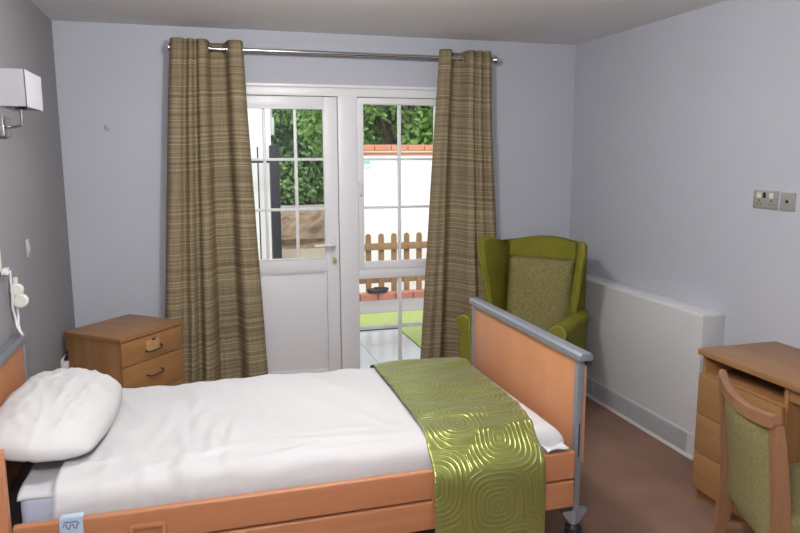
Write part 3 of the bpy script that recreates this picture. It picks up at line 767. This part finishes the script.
# call bell point, lead and double button handset
cb = thing('call_bell', 'white call bell handset hanging on its lead by the headboard', 'call bell', (XL, 3.1, 1.2))
MB().box((XL, 2.925, 1.19), (XL + .012, 3.02, 1.275), .003).build('wall_point', MT['cream'], cb)
MB().box((XL + .01, 3, 1.175), (XL + .035, 3.025, 1.19), .003).box((XL + .012, 3.01, 1.185), (XL + .03, 3.053, 1.20), .004).build('plug', MT['white'], cb)
bl = MB()
for xx, zz, rr in ((.030, 1.092, .026), (.040, 1.046, .030)):
    bl.lathe([(rr * .8, -.013), (rr, -.008), (rr, .008), (rr * .8, .013)], (XL + xx, 3.135, zz), 'Y', 24)
bl.box((XL + .02, 3.127, 1.110), (XL + .036, 3.143, 1.145), .004)
bl.build('handset', MT['cream'], cb)
cdm = MB()
cdm.tube([(XL + .02, 3.05, 1.19), (XL + .03, 3.055, 1.17), (XL + .03, 3.055, 1.10), (XL + .022, 3.075, 1.03), (XL + .025, 3.095, .98), (XL + .03, 3.085, .95), (XL + .045, 3.07, .925), (XL + .055, 3.055, .917)], .0045, 8)
cdm.tube([(XL + .02, 3.16, 1.02), (XL + .025, 3.14, .98), (XL + .03, 3.11, .95), (XL + .04, 3.09, .925), (XL + .05, 3.075, .916)], .0045, 8)
cdm.tube([(XL + .018, 3.105, 1.17), (XL + .024, 3.085, 1.178), (XL + .026, 3.065, 1.165), (XL + .024, 3.085, 1.08), (XL + .02, 3.115, 1.04)], .004, 8)
cdm.build('lead', MT['white'], cb)
ls = thing('light_switch', 'small narrow grey switch plate on the dark wall near the corner', 'switch', (XL, 3.52, 1.215))
MB().box((XL, 3.485, 1.175), (XL + .01, 3.525, 1.262), .003).build('face_plate', MT['plate'], ls)
MB().box((XL + .009, 3.49, 1.20), (XL + .014, 3.515, 1.24), .002).build('rocker', MT['grille'], ls)
# plug and cable in the gap between the headboard and the cabinet
ps = thing('plug_socket', 'white plug and looped cable low on the dark wall beside the cabinet', 'plug', (XL, 4.13, .5))
MB().box((XL, 4.05, .44), (XL + .010, 4.20, .53), .003).build('face_plate', MT['white'], ps)
MB().box((XL + .010, 4.075, .462), (XL + .034, 4.12, .512), .006).build('plug', MT['white'], ps)
MB().tube([(XL + .03, 4.128, .465), (XL + .035, 4.128, .44), (XL + .034, 4.132, .40), (XL + .03, 4.14, .33), (XL + .03, 4.15, .2), (XL + .03, 4.16, .05)], .0045, 8).build('cable', MT['white'], ps)
MB().tube([(XL + .012, 4.09, .52), (XL + .03, 4.08, .55), (XL + .028, 4.12, .575), (XL + .02, 4.16, .60), (XL + .015, 4.19, .62)], .004, 8).tube([(XL + .02, 4.11, .512), (XL + .028, 4.105, .535), (XL + .02, 4.13, .555), (XL + .02, 4.15, .52)], .007, 8).build('cable', MT['black'], ps)

# ------------------------------------------------------------------ outdoors
def gstruct(mb, name, mat, label, cat):
    return struct(mb.build(name, mat, smooth=False), label, cat)
Z0 = -.03
sl = MB()
for i in range(8):
    for j in range(3):
        x0 = -1.9 + i * .466; y0 = 4.80 + j * .515
        sl.box((x0 + .0012, y0 + .0012, Z0 - .05), (x0 + .4648, y0 + .5138, Z0), .003, 1)
gstruct(sl, 'patio_floor', MT['slab'], 'pale glossy paving slabs outside the door', 'paving')
gstruct(MB().box((-12, 4.80, -.5), (16, 46, -.10)), 'ground', MT['concrete'], 'ground beyond the house', 'ground')
gstruct(MB().box((-1.9, 6.345, -.09), (1.835, 6.385, -.012)), 'trim_3', MT['dark_metal'], 'dark edging board along the far side of the paving', 'edging')
tf = MB().box((-1.9, 6.385, -.1), (6.5, 7.03, -.02)).box((1.835, 4.80, -.1), (6.5, 6.385, -.02))
o = tf.build('artificial_turf', MT['turf'], smooth=False); tag(o, 'bright green artificial turf laid beside the pale paving', 'turf', kind='structure')
gstruct(MB().box((1.2, 7.03, -.1), (6.5, 7.70, -.015)), 'path', MT['path'], 'grey path between the turf and the brick edging', 'path')
be = MB()
for k in range(24): be.box((1.55 + k * .215, 7.66, -.02), (1.55 + k * .215 + .205, 7.77, .06), .006, 1)
gstruct(be, 'trim_4', MT['brick'], 'row of red bricks edging the far side of the path', 'edging')
# picket fence
pf = thing('picket_fence', 'low brown picket fence in front of the white garden wall', 'fence', (3.3, 7.95, 0))
for k in range(26):
    xc = 1.775 + .1585 * k
    pts = [(xc - .033, .02), (xc + .033, .02), (xc + .033, .695)] + [(xc + .033 * math.cos(a * PI / 8), .695 + .036 * math.sin(a * PI / 8)) for a in range(1, 8)] + [(xc - .033, .695)]
    MB().prism(pts, 7.94, 7.96, 'Y').build('picket', MT['fence'], pf, smooth=False)
for z0, z1 in ((.535, .612), (.13, .20)): MB().box((1.70, 7.962, z0), (5.80, 7.99, z1), .004).build('rail', MT['fence'], pf)
MB().box((1.70, 7.912, .537), (5.80, 7.938, .612), .004).build('rail', MT['fence'], pf)
for xx in (1.73, 3.7, 5.75): MB().box((xx - .03, 7.99, -.1), (xx + .03, 8.05, .62), .004).build('post', MT['fence'], pf)
# coil of dark hose lying on the bricks
hc = MB().tube([(1.98 + .10 * math.cos(a * .35) * (1 + .004 * a), 7.70 + .055 * math.sin(a * .35), .075 + .0006 * a) for a in range(60)], .014, 8)
tag(hc.build('hose', MT['gate']), 'coil of dark garden hose lying on the red brick edging', 'hose')
# white garden wall with a brick coping
gw = thing('garden_wall', 'white rendered garden wall with terracotta brick coping', 'wall', (4.6, 8.75, 0))
MB().box((1.75, 8.60, -.1), (9.0, 8.83, 1.655)).build('render', MT['render'], gw, smooth=False)
MB().box((1.73, 8.57, 1.688), (9.0, 8.86, 1.712), .004).build('stone_course', MT['stone'], gw)
cpb = MB()
MB().box((1.74, 8.59, 1.655), (9.0, 8.84, 1.69)).build('brick_course', MT['coping'], gw, smooth=False)
for k in range(33): cpb.box((1.74 + k * .22, 8.56, 1.711), (1.74 + k * .22 + .213, 8.87, 1.785), .006, 1)
cpb.build('coping', MT['coping'], gw)
sg = MB().box((2.03, 8.588, 1.50), (2.135, 8.60, 1.595), .003).build('wall_sign', plain('sign_white', (.75, .85, .82), .5))
tag(sg, 'small pale green and white sign on the white garden wall', 'sign')
MB().box((2.045, 8.585, 1.545), (2.12, 8.589, 1.585)).build('sign_panel', plain('sign_green', (.25, .62, .48), .5), sg, smooth=False)
# white building, gate
bd_ = thing('white_building', 'white rendered building seen through the left of the door', 'building', (-1.5, 11, 0))
MB().box((-5.5, 10.2, -.1), (1.06, 12.6, 4.6)).build('walls', MT['render'], bd_, smooth=False)
MB().box((1.06, 10.25, 1.95), (1.12, 10.45, 2.20), .006).box((1.06, 10.3, 2.2), (1.10, 10.40, 2.42), .006).build('meter_box', MT['white'], bd_)
MB().box((-5.7, 10.0, 4.6), (1.25, 12.8, 4.75), .01).build('roof', MT['road'], bd_)
gt = thing('metal_gate', 'dark metal garden gate with a thick post beside the white building', 'gate', (.8, 10.0, 0))
MB().box((1.012, 9.93, -.1), (1.140, 10.06, 1.80), .006).build('gate_post', MT['gate'], gt)
for k in range(5):
    xx = .85 - k * .17
    MB().tube([(xx, 10.0, -.02), (xx, 10.0, 1.78)], .010, 8).build('bar', MT['gate'], gt)
for zz in (.10, 1.57): MB().box((.10, 9.985, zz - .014), (1.02, 10.015, zz + .014), .003).build('rail', MT['gate'], gt)
# bank of earth, road and hedge seen through the door
def earth(u, v):
    x = 1.25 + u * 7.0; y = 13.2 + v * 9.0
    h = -.10 + .05 * math.sin(v * PI) + .5 * max(0, ns(x * .7, y * .5, 3)) * math.sin(v * PI) + .16 * ns(x * 2.5, y * 2.5, 1) * math.sin(v * PI) + .9 * math.exp(-((x - 3.0) / .7) ** 2 - ((y - 15.6) / 1.2) ** 2) * (.6 + .7 * ns(x * 2.2, y * 2.2, 6))
    return Vector((x, y, max(h, -.2) + .02 * ns(x * 8, y * 8, 2)))
gstruct(MB().grid(earth, 60, 70), 'ground_1', MT['dirt'], 'bare brown earth beyond the gate', 'earth')
gstruct(MB().box((1.3, 13.7, -.1), (8.0, 13.85, .03)), 'trim_5', MT['dirt'], 'low timber edge in front of the bare earth', 'edging')
gstruct(MB().box((-8, 22.3, -.12), (20, 24.5, -.03)), 'road', MT['road'], 'grey road running below the hedge', 'road')
def leaves(mb, pts, size, seed):
    r = random.Random(seed)
    for p in pts:
        n = Vector((r.uniform(-1, 1), r.uniform(-1.4, .4), r.uniform(-.2, 1))).normalized()
        t1 = n.cross(Vector((r.uniform(-1, 1), r.uniform(-1, 1), r.uniform(-1, 1)))).normalized(); t2 = n.cross(t1)
        s = size * r.uniform(.6, 1.3)
        mb.bm.faces.new([mb.bm.verts.new(p + s * q) for q in (t1, t2 * .6, -t1, -t2 * .6)])
def blob_points(c, rad, n, r, shell=.55):
    out = []
    while len(out) < n:
        d = Vector((r.gauss(0, 1), r.gauss(0, 1), r.gauss(0, 1))).normalized()
        q = shell + (1 - shell) * r.random()
        k = 1 + .35 * ns(d.x * 2.2 + c[0], d.y * 2.2, d.z * 2.2 + c[1])
        out.append(Vector(c) + Vector((d.x * rad[0], d.y * rad[1], d.z * rad[2])) * q * k)
    return out
hr = random.Random(5)
hp = []
for _ in range(26000):
    x = hr.uniform(-1, 12); z = -.05 + 5.6 * hr.random() ** 1.05
    bul = .8 * ns(x * .8, z * .9, 4) + .35 * ns(x * 2.5, z * 2.5, 1)
    hp.append(Vector((x, 25.6 - bul + hr.uniform(-.15, .5) + .08 * z, z)))
hm = MB(); leaves(hm, hp, .105, 3)
hg = hm.build('foliage', MT['leaf_h'], None, smooth=False)
hg.name = 'hedge'; tag(hg, 'tall dense green hedge beyond the road, seen through the door', 'hedge')
core = MB().box((-1.2, 26.2, -.1), (12.2, 27.5, 5.3)).build('stems', MT['leaf_b'], hg, smooth=False)
def tree(loc, rad, ch, n, mat, seed, label, size):
    r = random.Random(seed)
    o = thing('tree', label, 'tree', (loc[0], loc[1], -.1), 0, 'trees behind the white garden wall')
    tm = MB().tube([(loc[0], loc[1], -.1), (loc[0] + .1, loc[1], ch * .5), (loc[0] - .05, loc[1] + .1, ch)], [.16, .12, .07], 10)
    for k in range(6):
        a = r.uniform(0, 2 * PI); tm.tube([(loc[0], loc[1], ch * (.45 + .07 * k)), (loc[0] + math.cos(a) * rad[0] * .6, loc[1] + math.sin(a) * rad[1] * .6, ch + r.uniform(-.5, .9))], [.05, .015], 6)
    tm.build('trunk', MT['bark'], o)
    cm = MB(); pts = []
    for k in range(16):
        c = (loc[0] + r.uniform(-.75, .75) * rad[0], loc[1] + r.uniform(-.6, .6) * rad[1], ch + r.uniform(-.9, .9) * rad[2])
        pts += blob_points(c, (rad[0] * .42, rad[1] * .42, rad[2] * .36), n // 16, r)
    leaves(cm, pts, size, seed + 9)
    cm.build('crown', mat, o, smooth=False)
tree((2.95, 10.3), (1.35, .9, 1.5), 2.75, 15000, MT['leaf_a'], 21, 'bright green leafy tree behind the left end of the garden wall', .05)
tree((5.9, 11.6), (1.5, 1.2, 1.7), 2.9, 15000, MT['leaf_b'], 22, 'darker green tree behind the garden wall near the right curtain', .055)
tree((4.4, 15.2), (2.6, 1.2, 2.4), 3.2, 14000, MT['leaf_b'], 23, 'dark tree filling the gap behind the two nearer trees', .085)
tree((9.8, 11.6), (1.6, 1.2, 1.7), 2.9, 5000, MT['leaf_a'], 24, 'green tree farthest along the garden wall, standing apart from the others', .09)

# ------------------------------------------------------------------ light
w = bpy.data.worlds.new('sky'); bpy.context.scene.world = w; w.use_nodes = True
bg = w.node_tree.nodes['Background']; bg.inputs[0].default_value = (0.93, 0.97, 1.0, 1); bg.inputs[1].default_value = 1.7
sn = bpy.data.lights.new('sun', 'SUN'); sn.energy = 2.2; sn.angle = math.radians(12); sn.color = (1, .97, .92)
so = bpy.data.objects.new('sun', sn); C.objects.link(so); so.rotation_euler = (math.radians(32), 0, math.radians(-15)); so.location = (0, -3, 8)
def area(name, loc, rot, size, power, col=(1, 1, 1)):
    l = bpy.data.lights.new(name, 'AREA'); l.shape = 'DISK'; l.size = size; l.energy = power; l.color = col
    o = bpy.data.objects.new(name, l); C.objects.link(o); o.location = loc; o.rotation_euler = rot; return o
def ball(name, loc, r, power, col):
    l = bpy.data.lights.new(name, 'POINT'); l.shadow_soft_size = r; l.energy = power; l.color = col
    o = bpy.data.objects.new(name, l); C.objects.link(o); o.location = loc; return o
ball('fill_light', (.0, .20, 2.2), .13, 115, (1, .97, .95))  # added fill near the camera, like flash bounced off the ceiling; no fitting
ball('fill_light', (.55, 2.6, 2.31), .08, 56, (1, .98, .96))  # second added fill, lifts the back of the room; no fitting there
area('camera_flash', (-.10, -.05, CAM_H + .12), (math.radians(84), 0, -YAW), .10, 5, (1, .99, .98))

vs = bpy.context.scene.view_settings
vs.view_transform = 'Standard'; vs.look = 'None'; vs.exposure = 0.08; vs.gamma = 1; vs.use_curve_mapping = False
